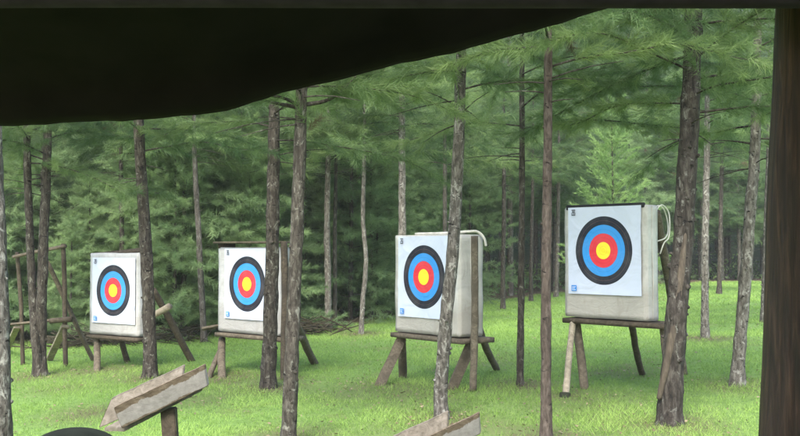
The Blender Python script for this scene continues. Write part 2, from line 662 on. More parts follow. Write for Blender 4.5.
def sprigs_to_mesh(name, tpl, O, D, S, T, rng):
    O, D, S, T = map(np.asarray, (O, D, S, T))
    M = len(O)
    x = D / np.linalg.norm(D, axis=1, keepdims=True)
    y = np.cross(np.array([0, 0, 1.0]), x)
    y += 1e-5
    y /= np.linalg.norm(y, axis=1, keepdims=True)
    z = np.cross(x, y)
    roll = rng.normal(0, .8, M)
    c, s = np.cos(roll)[:, None], np.sin(roll)[:, None]
    y, z = y * c + z * s, z * c - y * s
    Rm = np.stack([x, y, z], 2)                     # columns
    tp = tpl[rng.integers(0, len(tpl), M)]          # M, V, 3
    P = np.einsum('mij,mvj->mvi', Rm, tp) * S[:, None, None] + O[:, None, :]
    V = P.shape[1]
    tint = np.repeat(T[:, None], V, 1) + np.repeat(rng.normal(0, .07, (M, V // 3)), 3, axis=1)
    tint = np.where(T[:, None] <= .05, 0, np.clip(tint, .12, 1))
    return tri_mesh(name, P.reshape(-1, 3), 3, {'tint': tint.ravel()})


def crown_data(rng, base, top, z0, nbr, lmax, el_lo, el_hi, sag, step=.17, shape='pine', extra=None, twig=.42):
    """branches and needle sprigs of one conifer. base/top: trunk axis Vectors; z0: first branch height"""
    limbs, O, D, S, T = [], [], [], [], []
    base = np.array(base); top = np.array(top)
    H = top[2] - base[2]
    brs = []
    for i in range(nbr):
        u = (i + rng.uniform(0, 1)) / nbr
        if shape == 'pine': u = u ** 1.0
        z = z0 + (top[2] - z0 - .1) * u
        f = (z - z0) / (top[2] - z0)
        if shape == 'pine':
            ln = lmax * (1 - .78 * f ** 1.4) * rng.uniform(.6, 1.1)
        else:
            ln = lmax * (1 - .93 * f) * rng.uniform(.75, 1.1)
        el = el_lo + (el_hi - el_lo) * f + rng.normal(0, .12)
        brs.append((z, i * 2.4 + rng.uniform(-.5, .5), el, ln))
    if extra: brs += extra
    for (z, az, el, ln) in brs:
        k = (z - base[2]) / H
        o = base + (top - base) * k
        hd = np.array([math.cos(az), math.sin(az), 0])
        bend = rng.normal(0, .18)
        sd = np.array([-hd[1], hd[0], 0])
        wa, wb, wc = rng.uniform(0, 6.28), rng.uniform(5, 10), rng.uniform(.01, .03) * ln
        def at(t):
            return np.array([0, 0, 1.0]) * wc * t * math.sin(wa + wb * t) + sd * wc * t * math.sin(wa * 2 + wb * 1.3 * t) + o + hd * ln * t * math.cos(el) + sd * bend * ln * t * t + np.array([0, 0, ln * (math.sin(el) * t - sag * t * t)])
        limbs.append([(Vector(at(t)), .003 + .008 * ln / 2 * (1 - t) ** 1.1) for t in np.linspace(0, 1, 9)])
        tone = rng.uniform(.2, .75)
        n = max(3, int(ln * .87 / step))
        for t in np.linspace(.13, 1, n):
            p = at(t)
            d = at(min(t + .05, 1.05)) - at(t - .05)
            d /= np.linalg.norm(d)
            O.append(p); D.append(d); S.append(rng.uniform(.8, 1.15)); T.append(tone + rng.normal(0, .08))
            for sg in (-1, 1):
                tl = twig * ln * (1 - .65 * t) * rng.uniform(.4, 1.1)
                dv = d * rng.uniform(.5, 1.0) + sg * sd * rng.uniform(.6, 1.0) + np.array([0, 0, rng.uniform(-.25, .5)])
                dv /= np.linalg.norm(dv)
                m = max(1, int(tl / .24))
                for j in range(m):
                    q = p + dv * tl * (j / max(m, 1)) + np.array([0, 0, -.12 * tl * (j / m) ** 2])
                    O.append(q); D.append(dv + rng.normal(0, .22, 3)); S.append(rng.uniform(.75, 1.15))
                    T.append(0 if rng.random() < .035 else (.98 if rng.random() < .07 else tone + .12 * j / m + rng.normal(0, .12)))
    return limbs, O, D, S, T


def trunk_bm(pts, segs=18, rough=.07, seed=0.0, ring=.035, knots=10, zk=(.3, 3.0), rng=random, flare=1.35):
    L = sum((b[0] - a[0]).length for a, b in zip(pts, pts[1:]))
    n = max(12, int(L / ring))
    sm = catmull(pts, n)
    r0 = sm[0][1]
    z0 = sm[0][0].z
    sm = [(p, r * (1 + (flare - 1) * math.exp(-max(0, p.z - z0 - .06) / .10))) for p, r in sm]
    bm = bmesh.new()
    tube_bm(bm, sm, segs, rough, 5.0, seed)
    for _ in range(knots):
        z = rng.uniform(*zk)
        k = min(range(len(sm)), key=lambda i: abs(sm[i][0].z - z0 - z))
        p, r = sm[k]
        a = rng.uniform(0, 2 * math.pi)
        d = Vector((math.cos(a), math.sin(a), rng.uniform(-.1, .35)))
        ln = rng.uniform(.05, .28) * r + (rng.uniform(.01, .04) if rng.random() < .05 else 0)
        rr = rng.uniform(.12, .28) * r
        tube_bm(bm, [(p + d * r * .6, rr * 1.8), (p + d * r * 1.0, rr * 1.25), (p + d * (r + ln * .6), rr * .9), (p + d * (r + ln), rr * .7)], 6, .1, 20, seed + z)
    return bm


def limbs_obj(limbs, mat, root, segs=5):
    for i, l in enumerate(limbs):
        from_bm('branch', tube_bm(bmesh.new(), l, segs, .05, 8, i * 1.7, caps=False), mat, root)


def near_tree(label, path, d_px, bark, z0, H=5.6, nbr=30, lmax=1.7, seed=1, kind='pine_tree', extra_limbs=None, knots=14, tpl=None, gap=None, needles=True, flare=1.35):
    """path: [(px, py)...] from base upwards; first entry may lie below the frame"""
    rng = np.random.default_rng(seed)
    pr = random.Random(seed)
    b = G(*path[0])
    Y = b.y
    root = thing(kind, b, label, 'tree', 0, 'trees standing among the targets')
    r = d_px / F * Y / 2
    pts = [(b - Vector((0, 0, .08)), r * 1.02), (b, r)]
    for i, (px, py) in enumerate(path[1:]):
        p = W(px, py, Y + pr.uniform(-.05, .05))
        pts.append((p, r * (1 - .085 * (p.z - b.z))))
    last = pts[-1][0]
    lean = (pts[-1][0] - pts[-2][0]).normalized()
    lean = (lean + Vector((0, 0, 1.5))).normalized()
    zt = b.z + H
    top = last + lean * ((zt - last.z) / lean.z)
    pts.append((last.lerp(top, .5), r * .45))
    pts.append((top, r * .12))
    bm = trunk_bm(pts, 20, .10, seed * 3.1, .035, knots, (.25, 3.2), pr, flare)
    from_bm('trunk', bm, BARK[bark], root)
    limbs, O, D, S, T = crown_data(rng, last - lean * .001 if last.z < z0 else pts[-4][0], top, z0, nbr, lmax, .15, .7, .22)
    # dead bare twigs under the crown
    for _ in range(6):
        zz = z0 - pr.uniform(.0, .3)
        a = pr.uniform(0, 6.28)
        k = (zz - b.z) / (last.z - b.z)
        o = b.lerp(last, k) if k < 1 else last.lerp(top, (zz - last.z) / (top.z - last.z))
        for (q, _r) in pts:
            pass
        d = Vector((math.cos(a), math.sin(a), pr.uniform(-.15, .3)))
        ln = pr.uniform(.2, .7)
        limbs.append([(o + d * ln * t + Vector((0, 0, -.12 * ln * t * t)), .005 * (1 - t) + .002) for t in (0, .3, .6, 1)])
    for ex in (extra_limbs or []):
        cp = [(W(px, py, Y + dy), rr) for (px, py, dy, rr) in ex]
        sm = catmull(cp, 12)
        limbs.append(sm)
        for k in range(3, 13):
            p = sm[k][0]
            d = (sm[k][0] - sm[k - 1][0]).normalized()
            for _ in range(3):
                O.append(np.array(p) + rng.normal(0, .06, 3) + np.array([0, 0, .08])); D.append(np.array(d) + rng.normal(0, .5, 3) + np.array([0, 0, .5])); S.append(.9); T.append(rng.uniform(.3, .7))
    limbs_obj(limbs, BARK['dark'], root)
    if needles:
        me = sprigs_to_mesh('crown', TPL_NEAR if tpl is None else tpl, O, D, S, T, rng)
        link('crown', me, NEEDLE, root)
    return root


# B: two stems joined at the foot
near_tree('brown-barked pine at the far left whose twin stems part from one dark foot', [(39, 376), (36, 345), (33, 300), (30, 240), (27, 150)], 9, 'dark', 2.35, seed=21, nbr=26, lmax=1.9, flare=1.9)
twin = near_tree('right-hand dark stem of the forked pair at the far left, leaning right', [(40, 376), (41, 345), (42, 290), (44, 230), (47, 155)], 11, 'dark', 2.3, seed=22, nbr=26, lmax=1.9, flare=1.7)
near_tree('knotty dark pine trunk hiding the right edge of the leftmost target', [(150, 378), (149, 320), (147, 270), (143, 200), (139, 130)], 13.5, 'dark', 2.45, seed=23, lmax=2.0, nbr=28, knots=24)
near_tree('dark knotty pine trunk crossing the right part of the second target from the left', [(268, 388), (270, 330), (272, 270), (273, 200), (274, 135)], 15, 'dark', 2.5, seed=24, lmax=2.0, nbr=27, knots=22)
near_tree('slim straight pine just right of the second target, with forking limbs at the tarp edge', [(288, 447), (291, 380), (294, 300), (298, 200), (301, 102)], 15, 'brown', 2.55, seed=25, lmax=1.7, nbr=22, knots=12,
          extra_limbs=[[(300, 108, 0, .018), (280, 104, .05, .013), (255, 99, .1, .008), (230, 96, .15, .004)], [(300, 106, 0, .016), (286, 99, -.1, .012), (268, 94, -.2, .008), (250, 84, -.3, .004)],
                       [(303, 105, 0, .018), (325, 101, .05, .014), (340, 92, .1, .011), (356, 76, .1, .007)]])
near_tree('lichen grey pine trunk crossing the third target from the left', [(442, 419), (441, 390), (446, 320), (452, 260), (456, 200), (459, 130), (461, 60)], 14, 'grey', 2.65, seed=26, lmax=1.9, nbr=24, knots=22)
near_tree('thin straight reddish pine between the two right-hand targets', [(546, 446), (546, 400), (546, 300), (547, 200), (548, 92)], 11, 'red', 2.6, seed=27, lmax=1.9, nbr=25, knots=12, flare=1.7)
near_tree('very thin dark pine standing just left of the reddish one', [(520, 386), (521, 300), (522, 200), (522, 105)], 7, 'brown', 2.5, seed=28, lmax=1.6, nbr=24, knots=14)
big = near_tree('thick leaning dark pine with a strip of bare wood beside the rightmost target', [(670, 424), (671, 390), (677, 310), (683, 240), (688, 150), (692, 70), (694, 8)], 23, 'mossy', 2.45, seed=29, lmax=2.1, nbr=46, knots=34)
near_tree('pale grey pine leaning right, nearest trunk to the shelter post', [(737, 386), (741, 330), (746, 270), (751, 200), (755, 145)], 13, 'pale', 2.45, seed=30, lmax=1.8, nbr=38, knots=16)
near_tree('grey trunk cut by the left border of the view', [(3, 470), (2, 400), (0, 300), (-3, 220), (-6, 150)], 19, 'grey', 2.9, seed=31, lmax=1.8, nbr=24, knots=10)
near_tree('slim grey pine behind the thick leaning one, standing on open lawn', [(705, 338), (705, 270), (706, 200), (707, 150)], 8, 'pale', 2.9, seed=32, lmax=1.8, nbr=24, knots=10, tpl=TPL_FAR)
near_tree('thin pale trunk bending slightly at the clearing edge left of the third target', [(361, 334), (363, 300), (366, 260), (363, 220), (364, 170)], 5, 'pale', 2.9, seed=33, lmax=1.6, nbr=24, knots=8, tpl=TPL_FAR)
near_tree('spotted grey trunk at the clearing edge, left one of a close pair', [(328, 329), (328, 280), (327, 230), (328, 160)], 7, 'pale', 3.0, seed=34, lmax=1.7, nbr=24, knots=14, tpl=TPL_FAR)
near_tree('thin brown trunk at the clearing edge, right one of a close pair', [(335, 327), (335, 280), (335, 230), (336, 170)], 4.5, 'brown', 3.0, seed=35, lmax=1.5, nbr=21, knots=8, tpl=TPL_FAR)
near_tree('straight grey trunk rising behind the third target from the left', [(403, 336), (403, 280), (402, 200), (402, 100)], 9, 'pale', 3.4, seed=36, lmax=1.8, nbr=24, knots=14, tpl=TPL_FAR)
near_tree('slender grey trunk between the two left-hand targets', [(204, 342), (202, 300), (199, 240), (195, 165)], 6.5, 'far', 3.1, seed=37, lmax=1.8, nbr=26, knots=12, tpl=TPL_FAR)
near_tree('thin far trunk in the gap between third and fourth targets', [(503, 309), (503, 270), (504, 220), (504, 180)], 5, 'brown', 3.0, seed=38, lmax=1.8, nbr=24, knots=8, tpl=TPL_FAR)
near_tree('dark thin trunk on the far lawn right of the leaning pine', [(719, 294), (720, 260), (721, 200), (722, 160)], 5, 'dark', 3.2, seed=39, lmax=1.9, nbr=24, knots=8, tpl=TPL_FAR)
near_tree('pale trunk half hidden by the shelter post', [(764, 322), (765, 280), (767, 220), (769, 150)], 7, 'grey', 3.2, seed=40, lmax=1.9, nbr=24, knots=8, tpl=TPL_FAR)

near_tree('slender dark trunk seen just above the leftmost target', [(124, 340), (123, 290), (122, 240), (121, 180)], 5.5, 'dark', 2.9, seed=41, lmax=1.7, nbr=24, knots=8, tpl=TPL_FAR)
near_tree('thin grey trunk close to the right side of the third target', [(446, 318), (446, 280), (445, 230), (445, 160)], 5, 'far', 3.0, seed=42, lmax=1.7, nbr=24, knots=8, tpl=TPL_FAR)
near_tree('thin dark trunk close beside the reddish pine', [(531, 301), (531, 270), (532, 220), (533, 160)], 4, 'dark', 3.2, seed=43, lmax=1.7, nbr=24, knots=8, tpl=TPL_FAR)
near_tree('slim grey trunk rising behind the fir at the far edge of the lawn', [(556, 297), (557, 270), (558, 220), (559, 160)], 4.5, 'far', 3.2, seed=44, lmax=1.7, nbr=24, knots=8, tpl=TPL_FAR)

# bare split stem grown against the thick pine
bm = bmesh.new()
Yb = big.location.y - .09
tube_bm(bm, catmull([(W(659, 399, Yb + .06), .020), (W(665, 372, Yb + .03), .028), (W(674, 325, Yb + .03), .034), (W(681, 275, Yb + .04), .03), (W(686, 225, Yb + .07), .012)], 40), 10, .12, 9, 3)
from_bm('bare_wood_strip', bm, wood_mat('bare_strip', (.028, .022, .015), (.065, .052, .037), (.105, .087, .064), grain=(20, 20, 3)), big, label='stripped brown wood running up the trunk')


# ---- prototypes for the wood behind
def proto_pine(seed, H, z0, nbr, lmax, dia):
    rng = np.random.default_rng(seed)
    root = thing('pine_tree', Vector((0, 0, 0)), 'one', 'tree')
    pr = random.Random(seed)
    top = Vector((pr.uniform(-.3, .3), pr.uniform(-.3, .3), H))
    pts = [(Vector((0, 0, -.3)), dia / 2), (Vector((0, 0, .0)), dia / 2), (Vector((pr.uniform(-.06, .06), 0, H * .3)), dia * .42), (top * .65, dia * .26), (top, .01)]
    tb = trunk_bm(pts, 10, .07, seed, .12, 14, (.3, 3.5), pr)
    limbs, O, D, S, T = crown_data(rng, Vector((0, 0, 0)), top, z0, nbr, lmax, .05, .6, .25, step=.2)
    for _ in range(12):
        z = pr.uniform(1.0, z0)
        a = pr.uniform(0, 6.28)
        d = Vector((math.cos(a), math.sin(a), pr.uniform(-.1, .3)))
        ln = pr.uniform(.3, 1.1)
        limbs.append([(Vector((0, 0, z)) + d * ln * t, .009 * (1 - t) + .003) for t in (0, .4, 1)])
    for i, l in enumerate(limbs): tube_bm(tb, l, 4, .05, 8, i * 1.7, caps=False)
    from_bm('trunk', tb, BARK['far'], root)
    link('crown', sprigs_to_mesh('crown', TPL_FAR, O, D, np.array(S) * 1.1, T, rng), NEEDLE_FAR, root)
    return root


def proto_young(seed, H, nbr, lmax, tpl, mat, el=(.1, .6), name='young_conifer', twig=.5):
    rng = np.random.default_rng(seed)
    root = thing(name, Vector((0, 0, 0)), 'one', 'tree')
    pts = [(Vector((0, 0, -.3)), .04), (Vector((0, 0, .0)), .04), (Vector((.02, 0, H * .5)), .025), (Vector((0, 0, H)), .005)]
    tb = trunk_bm(pts, 8, .05, seed, .15, 0)
    limbs, O, D, S, T = crown_data(rng, Vector((0, 0, 0)), Vector((0, 0, H)), .25, nbr, lmax, el[0], el[1], .12, step=.17, shape='cone', twig=twig)
    for i, l in enumerate(limbs): tube_bm(tb, l, 4, .05, 8, i * 1.7, caps=False)
    from_bm('trunk', tb, BARK['brown'], root)
    link('crown', sprigs_to_mesh('crown', tpl, O, D, S, T, rng), mat, root)
    return root


def dup(root, loc, rz, sc, label, group):
    r = root.copy()
    COL.objects.link(r)
    r.location = loc
    r.rotation_euler = (0, 0, rz)
    r.scale = (sc, sc, sc * random.uniform(.92, 1.1))
    r['label'] = label
    r['group'] = group
    for ch in root.children:
        c = ch.copy()
        COL.objects.link(c)
        c.parent = r
    return r


PINES = [proto_pine(101, 9.0, 2.3, 62, 2.0, .15), proto_pine(102, 10.0, 2.7, 62, 2.1, .18), proto_pine(103, 8.5, 2.0, 60, 1.9, .13), proto_pine(104, 9.5, 3.0, 58, 2.0, .16)]
YOUNG = [proto_young(201, 3.6, 60, 1.15, TPL_YOUNG, NEEDLE_YOUNG), proto_young(202, 4.6, 70, 1.35, TPL_YOUNG, NEEDLE_YOUNG), proto_young(203, 2.6, 46, 1.0, TPL_YOUNG, NEEDLE_YOUNG)]
FIR = proto_young(204, 4.05, 58, 1.2, TPL_FIR, NEEDLE_BRIGHT, (.55, 1.05), 'young_fir', .26)

bpy.context.view_layer.update()
used_p, used_y = set(), set()


def place(protos, used, loc, label, group, sc=1.0):
    i = random.randrange(len(protos))
    if i not in used:
        used.add(i)
        p = protos[i]
        p.matrix_basis = Matrix.Translation(loc) @ Matrix.Rotation(random.uniform(0, 6.28), 4, 'Z') @ Matrix.Scale(sc, 4)
        p['label'] = label; p['group'] = group
        return p
    return dup(protos[i], loc, random.uniform(0, 6.28), sc, label, group)


# planted pines of the wood on a jittered grid
cnt = 0
yy = 17.5
while yy < 54:
    xx = -.56 * yy
    while xx < .56 * yy:
        x = xx + random.uniform(-.9, .9)
        y = yy + random.uniform(-.9, .9)
        px = 400 + 1000 * x / y
        e = clearing_edge(px)
        if y > e + 1.2 and random.random() < ((.34 if px < 470 else .85) if y < e + 8 else .85) and math.hypot(x - 4.15, y - 19.5) > 3.2:
            dist = 'front rows' if y < e + 8 else 'deep rows'
            place(PINES, used_p, Vector((x, y, ground_z(x, y))),
                  'tall pruned pine in the front rows of the wood beyond the lawn' if y < e + 8 else 'tall pine deep in the wood, mostly hidden by nearer trees',
                  'pines in the front rows of the wood' if y < e + 8 else 'pines deep in the wood', random.uniform(.85, 1.15))
            cnt += 1
        xx += 2.7
    yy += 2.7
for k in range(34):
    px = random.uniform(545, 850)
    y = clearing_edge(px) + random.uniform(.8, 11)
    x = (px - 400) / 1000 * y
    place(PINES, used_p, Vector((x, y, ground_z(x, y))), 'tall pine deep in the wood, mostly hidden by nearer trees', 'pines deep in the wood', random.uniform(.8, 1.05))
for k in range(22):
    px = random.uniform(-40, 480)
    y = clearing_edge(px) + random.uniform(.6, 7)
    x = (px - 400) / 1000 * y
    place(PINES, used_p, Vector((x, y, ground_z(x, y))), 'tall pruned pine in the front rows of the wood beyond the lawn', 'pines in the front rows of the wood', random.uniform(.6, .85))
# young undergrowth trees along and behind the clearing edge
ycnt = 0
for k in range(120):
    px = random.uniform(-120, 920)
    e = clearing_edge(px)
    left = px < 420
    y = e - .3 + (random.random() ** 1.5) * (9 if left else 10)
    if not left and random.random() < (.55 if px < 480 else .93):
        continue
    x = (px - 400) / 1000 * y
    sc = random.uniform(.7, 1.5)
    if math.hypot(x - 4.15, y - 19.5) < 3: continue
    place(YOUNG, used_y, Vector((x, y, ground_z(x, y))), 'light green young conifer bushing out between the pine trunks at the clearing edge', 'young conifers under the pines', sc)
    ycnt += 1
print('pines', cnt, 'young', ycnt)
for used, protos in ((used_p, PINES), (used_y, YOUNG)):
    for i, p in enumerate(protos):
        if i not in used: raise RuntimeError('unused prototype')
p = W(612, 205, 19.5)
FIR.matrix_basis = Matrix.Translation((p.x, p.y, ground_z(p.x, p.y)))
setp(FIR, 'bright yellow-green young fir rising behind the rightmost target', 'tree')


def undergrowth():
    n = 90000
    y = RNG.uniform(19, 60, n); x = RNG.uniform(-.5, .5, n) * y
    px = 400 + 1000 * x / y
    e = np.array([clearing_edge(p) for p in px])
    k = np.array([noise.noise(Vector((a * .45, b * .45, 2))) for a, b in zip(x, y)])
    keep = (y > e + 1.5) & (RNG.random(n) < np.clip(.35 + k, .03, 1))
    x, y, k = x[keep], y[keep], k[keep]
    n = len(x)
    hmax = np.clip(.35 + k * 1.3, .12, 1.3)
    z = gz_np(x, y) + RNG.random(n) * hmax
    P = np.zeros((n, 4, 3))
    u = RNG.normal(0, 1, (n, 3)); u /= np.linalg.norm(u, axis=1, keepdims=True)
    v = np.cross(u, RNG.normal(0, 1, (n, 3))); v /= np.linalg.norm(v, axis=1, keepdims=True)
    s = RNG.uniform(.05, .11, n)[:, None]
    c = np.stack([x, y, z], 1)
    P[:, 0] = c - u * s; P[:, 1] = c - v * s * .35; P[:, 2] = c + u * s; P[:, 3] = c + v * s * .35
    me = tri_mesh('undergrowth', P.reshape(-1, 3), 4, {'tint': np.repeat(RNG.uniform(.1, .9, n), 4)})
    setp(link('undergrowth', me, NEEDLE), 'low leafy undergrowth on the shaded forest floor', 'undergrowth', kind='stuff')


undergrowth()


# ---- brush piles
def brush(px0, px1, py, Y, n, label, hgt):
    a, b = W(px0, py, Y), W(px1, py, Y)
    c = (a + b) / 2
    c.z = ground_z(c.x, c.y)
    half = (b.x - a.x) / 2
    bm = bmesh.new()
    pr = random.Random(px0)
    for _ in range(n):
        u = pr.gauss(0, .45)
        x = c.x + half * u
        z = ground_z(x, Y) + pr.random() * hgt * math.exp(-u * u * 1.2)
        az = pr.gauss(0, .6)
        el = pr.gauss(0, .3)
        ln = pr.uniform(.25, 1.0)
        d = Vector((math.cos(az) * math.cos(el), math.sin(az), math.sin(el))) * ln / 2
        m = Vector((x, Y + pr.gauss(0, .35), z + .03))
        rr = pr.uniform(.004, .014)
        tube_bm(bm, [(m - d, rr), (m + Vector((0, 0, pr.uniform(-.05, .05))), rr), (m + d, rr * .6)], 5, .1, 8, u)
    o = from_bm('brush_pile', bm, STICKM)
    setp(o, label, 'brush pile')


brush(255, 345, 325, 17.0, 90, 'brown heap of dry brush behind the second target at the clearing edge', .2)
brush(45, 135, 338, 15.9, 130, 'brown heap of dry sticks behind the empty wooden stand', .2)
brush(150, 200, 330, 16.2, 60, 'small heap of dry sticks between the two left-hand targets', .2)


# ------------------------------------------------------------------ targets
def round_box(bm, x0, x1, y0, y1, z0, z1, res=.05, bev=.03, bulge=.012, seed=0.0):
    bmesh.ops.create_cube(bm, size=1)
    for v in bm.verts:
        v.co = Vector((x0 if v.co.x < 0 else x1, y0 if v.co.y < 0 else y1, z0 if v.co.z < 0 else z1))
    bmesh.ops.bevel(bm, geom=list(bm.edges), offset=bev, segments=3, affect='EDGES')
    for ax, (lo, hi) in enumerate(((x0, x1), (y0, y1), (z0, z1))):
        n = int((hi - lo) / res)
        for k in range(1, n):
            co = [0, 0, 0]; no = [0, 0, 0]
            co[ax] = lo + bev + (hi - lo - 2 * bev) * k / n
            no[ax] = 1
            bmesh.ops.bisect_plane(bm, geom=bm.verts[:] + bm.edges[:] + bm.faces[:], plane_co=co, plane_no=no)
    bm.normal_update()
    for v in bm.verts:
        nrm = v.normal.copy()
        w = noise.noise(v.co * 3 + Vector((seed, 0, 0))) + .5 * noise.noise(Vector((v.co.x * 9, v.co.y * 9, v.co.z * 4 + seed)))
        v.co += nrm * bulge * w
    return bm


def to_world(bm, M):
    bmesh.ops.transform(bm, matrix=M, verts=bm.verts)
    return bm


def target(label, gold_px, scale, yaw_rel, half_l, half_r, h, gold_h, depth, cover, seed, top_h=None):
    """archery butt with a printed paper face"""
    Z = F / scale
    gp = W(gold_px[0], gold_px[1], Z)
    az = math.degrees(math.atan((gold_px[0] - 400) / F))
    a = R(yaw_rel + az)
    base = gp - Vector((0, 0, gold_h))
    root = thing('archery_target', base, label, 'archery target', -a, 'archery targets on wooden stands')
    M = world_of(root)
    bm = bmesh.new()
    round_box(bm, -half_l, half_r, .012, depth, 0, h, .035, .009, .007, seed)
    # sagging lower hem
    from_bm('canvas_cover', to_world(bm, M), cover, root)
    # paper face, slightly cockled, held at the corners
    bm = bmesh.new()
    uvl = bm.loops.layers.uv.new('UVMap')
    n = 26
    hw = .412
    grid = []
    for j in range(n + 1):
        row = []
        for i in range(n + 1):
            x = -hw + 2 * hw * i / n
            z = -hw + 2 * hw * j / n
            e = max(abs(x), abs(z)) / hw
            y = -.006 - .006 * (1 - e ** 4) + .0035 * noise.noise(Vector((x * 4 + seed, z * 4, seed))) - (.012 * max(0, e - .93) / .07 * max(0, noise.noise(Vector((x * 7, z * 7, seed * 2)))))
            row.append(bm.verts.new((x, y, z + gold_h)))
        grid.append(row)
    for j in range(n):
        for i in range(n):
            f = bm.faces.new((grid[j][i], grid[j][i + 1], grid[j + 1][i + 1], grid[j + 1][i]))
            for lp in f.loops:
                lp[uvl].uv = (lp.vert.co.x / .40, (lp.vert.co.z - gold_h) / .40)
    face = from_bm('target_face', to_world(bm, M), FACE, root)
    # printed marks: dark emblem (upper left), blue panel with lines (lower left)
    bm = bmesh.new()
    def rect(b, x0, x1, z0, z1, y=-.0215):
        vs = [b.verts.new((x, y, z)) for x, z in ((x0, z0), (x1, z0), (x1, z1), (x0, z1))]
        b.faces.new(vs)
    X, Zt = -.36, gold_h + .335
    for (x0, x1, z0, z1) in ((0, .045, .048, .056), (.004, .041, .028, .034), (0, .045, 0, .008), (.0, .008, .010, .026), (.037, .045, .010, .026), (.008, .014, .036, .046), (.031, .037, .036, .046), (.019, .026, .010, .046)):
        rect(bm, X + x0, X + x1, Zt + z0, Zt + z1)
    from_bm('printed_emblem', to_world(bm, M), INK, face, smooth=False)
    bm = bmesh.new()
    X, Zt = -.365, gold_h - .385
    rect(bm, X, X + .06, Zt, Zt + .055)
    from_bm('printed_panel', to_world(bm, M), BLUE, face, smooth=False)
    bm = bmesh.new()
    for k in range(3):
        rect(bm, X + .008, X + .052 - .01 * (k == 1), Zt + .01 + k * .014, Zt + .015 + k * .014, -.024)
    from_bm('printed_lines', to_world(bm, M), WHITEINK, face, smooth=False)
    return root, M, a


T4, M4, a4 = target('rightmost archery target, with a black board along its top edge', (604, 250.6), 107, 36, .475, .455, 1.05, .635, .20, CANVAS, 4)
T3, M3, a3 = target('third archery target from the left, a white strap at its corner', (424.4, 277), 99, 49.5, .49, .51, 1.0, .575, .33, CANVAS, 9)
T2, M2, a2 = target('second archery target from the left, roofed by a wooden board', (247.5, 284), 86, 50, .56, .53, 1.0, .575, .26, CANVAS_W, 14)
T1, M1, a1 = target('leftmost archery target, farthest away, with a round pole behind its top', (113.7, 290.5), 79.5, 51, .49, .45, 1.03, .56, .20, CANVAS_W, 19)


def lbox(name, M, x0, x1, y0, y1, z0, z1, mat, parent, tilt=0.0, bev=.005):
    bm = bmesh.new()
    round_box(bm, x0, x1, y0, y1, z0, z1, .12, bev, .003, x0 * 9)
    if tilt:
        bmesh.ops.rotate(bm, cent=((x0 + x1) / 2, (y0 + y1) / 2, (z0 + z1) / 2), matrix=Matrix.Rotation(tilt, 3, 'Y'), verts=bm.verts)
    return from_bm(name, to_world(bm, M), mat, parent)


# T4 top board, T2 roof board, T1 pole, T3 strap
lbox('top_board', M4, -.44, .44, -.004, .03, 1.025, 1.072, plain('black_board', (.02, .02, .022), .7, .2), T4)
lbox('top_board', M2, -.57, .58, -.06, .30, 1.045, 1.07, WOOD, T2, tilt=-.0)
lbox('side_board', M2, -.55, -.52, .0, .25, .99, 1.05, WOOD_DARK, T2)
pole('top_pole', M1 @ Vector((-.62, .14, 1.0)), M1 @ Vector((.47, .16, 1.085)), .03, .03, WOOD_DARK, T1)


def ribbon_tube(name, pts, r, mat, parent=None, n=30, segs=8):
    bm = bmesh.new()
    tube_bm(bm, catmull([(p, r) for p in pts], n), segs, .1, 12, 1)
    return from_bm(name, bm, mat, parent)


ribbon_tube('strap', [M3 @ Vector((-.2, .05, 1.012)), M3 @ Vector((.2, .1, 1.015)), M3 @ Vector((.50, .16, 1.03)), W(478, 232, 9.85), W(484, 238, 9.85), W(486, 246, 9.85)], .013, ROPE, T3)
# seams / edge welts of the covers
for T, M, hl, hr, h, dp in ((T3, M3, .49, .51, 1.0, .33), (T4, M4, .475, .455, 1.05, .20)):
    ribbon_tube('welt', [M @ Vector((hr + .004, dp * .5, .01)), M @ Vector((hr + .008, dp * .52, h * .4)), M @ Vector((hr + .005, dp * .48, h * .7)), M @ Vector((hr + .006, dp * .5, h - .01))], .007, CANVAS, T)

# ------------------------------------------------------------------ stands
def stand(label, T, M, hl, hr, depth, shelf=(.0, .0), mat=WOOD):
    loc = T.location.copy() if False else M.translation.copy()
    root = thing('target_stand', Vector((loc.x, loc.y, ground_z(loc.x, loc.y))), label, 'target stand', 0, 'wooden target stands')
    s0, s1 = shelf
    for k in range(2):
        y0 = -.03 + k * (depth * .55)
        lbox('shelf_plank', M, -hl - s0, hr + s1, y0, y0 + depth * .5, -.06 - .004 * k, -.013, mat, root)
    return root


def legs(root, items):
    for it in items:
        kind, (px, py, Y), foot, w = it[:4]
        mat = it[4] if len(it) > 4 else WOOD
        name = it[5] if len(it) > 5 else 'leg'
        p0 = W(px, py, Y)
        if len(foot) == 2:
            p1 = G(*foot); p1.z -= .03
        else:
            p1 = W(*foot)
        if kind == 'pole':
            pole(name, p0, p1, w / 2, w / 2 * 1.05, mat, root)
        else:
            plank(name, p0, p1, w, w * .45, mat, root, wdir=Vector((1, .3, 0)))


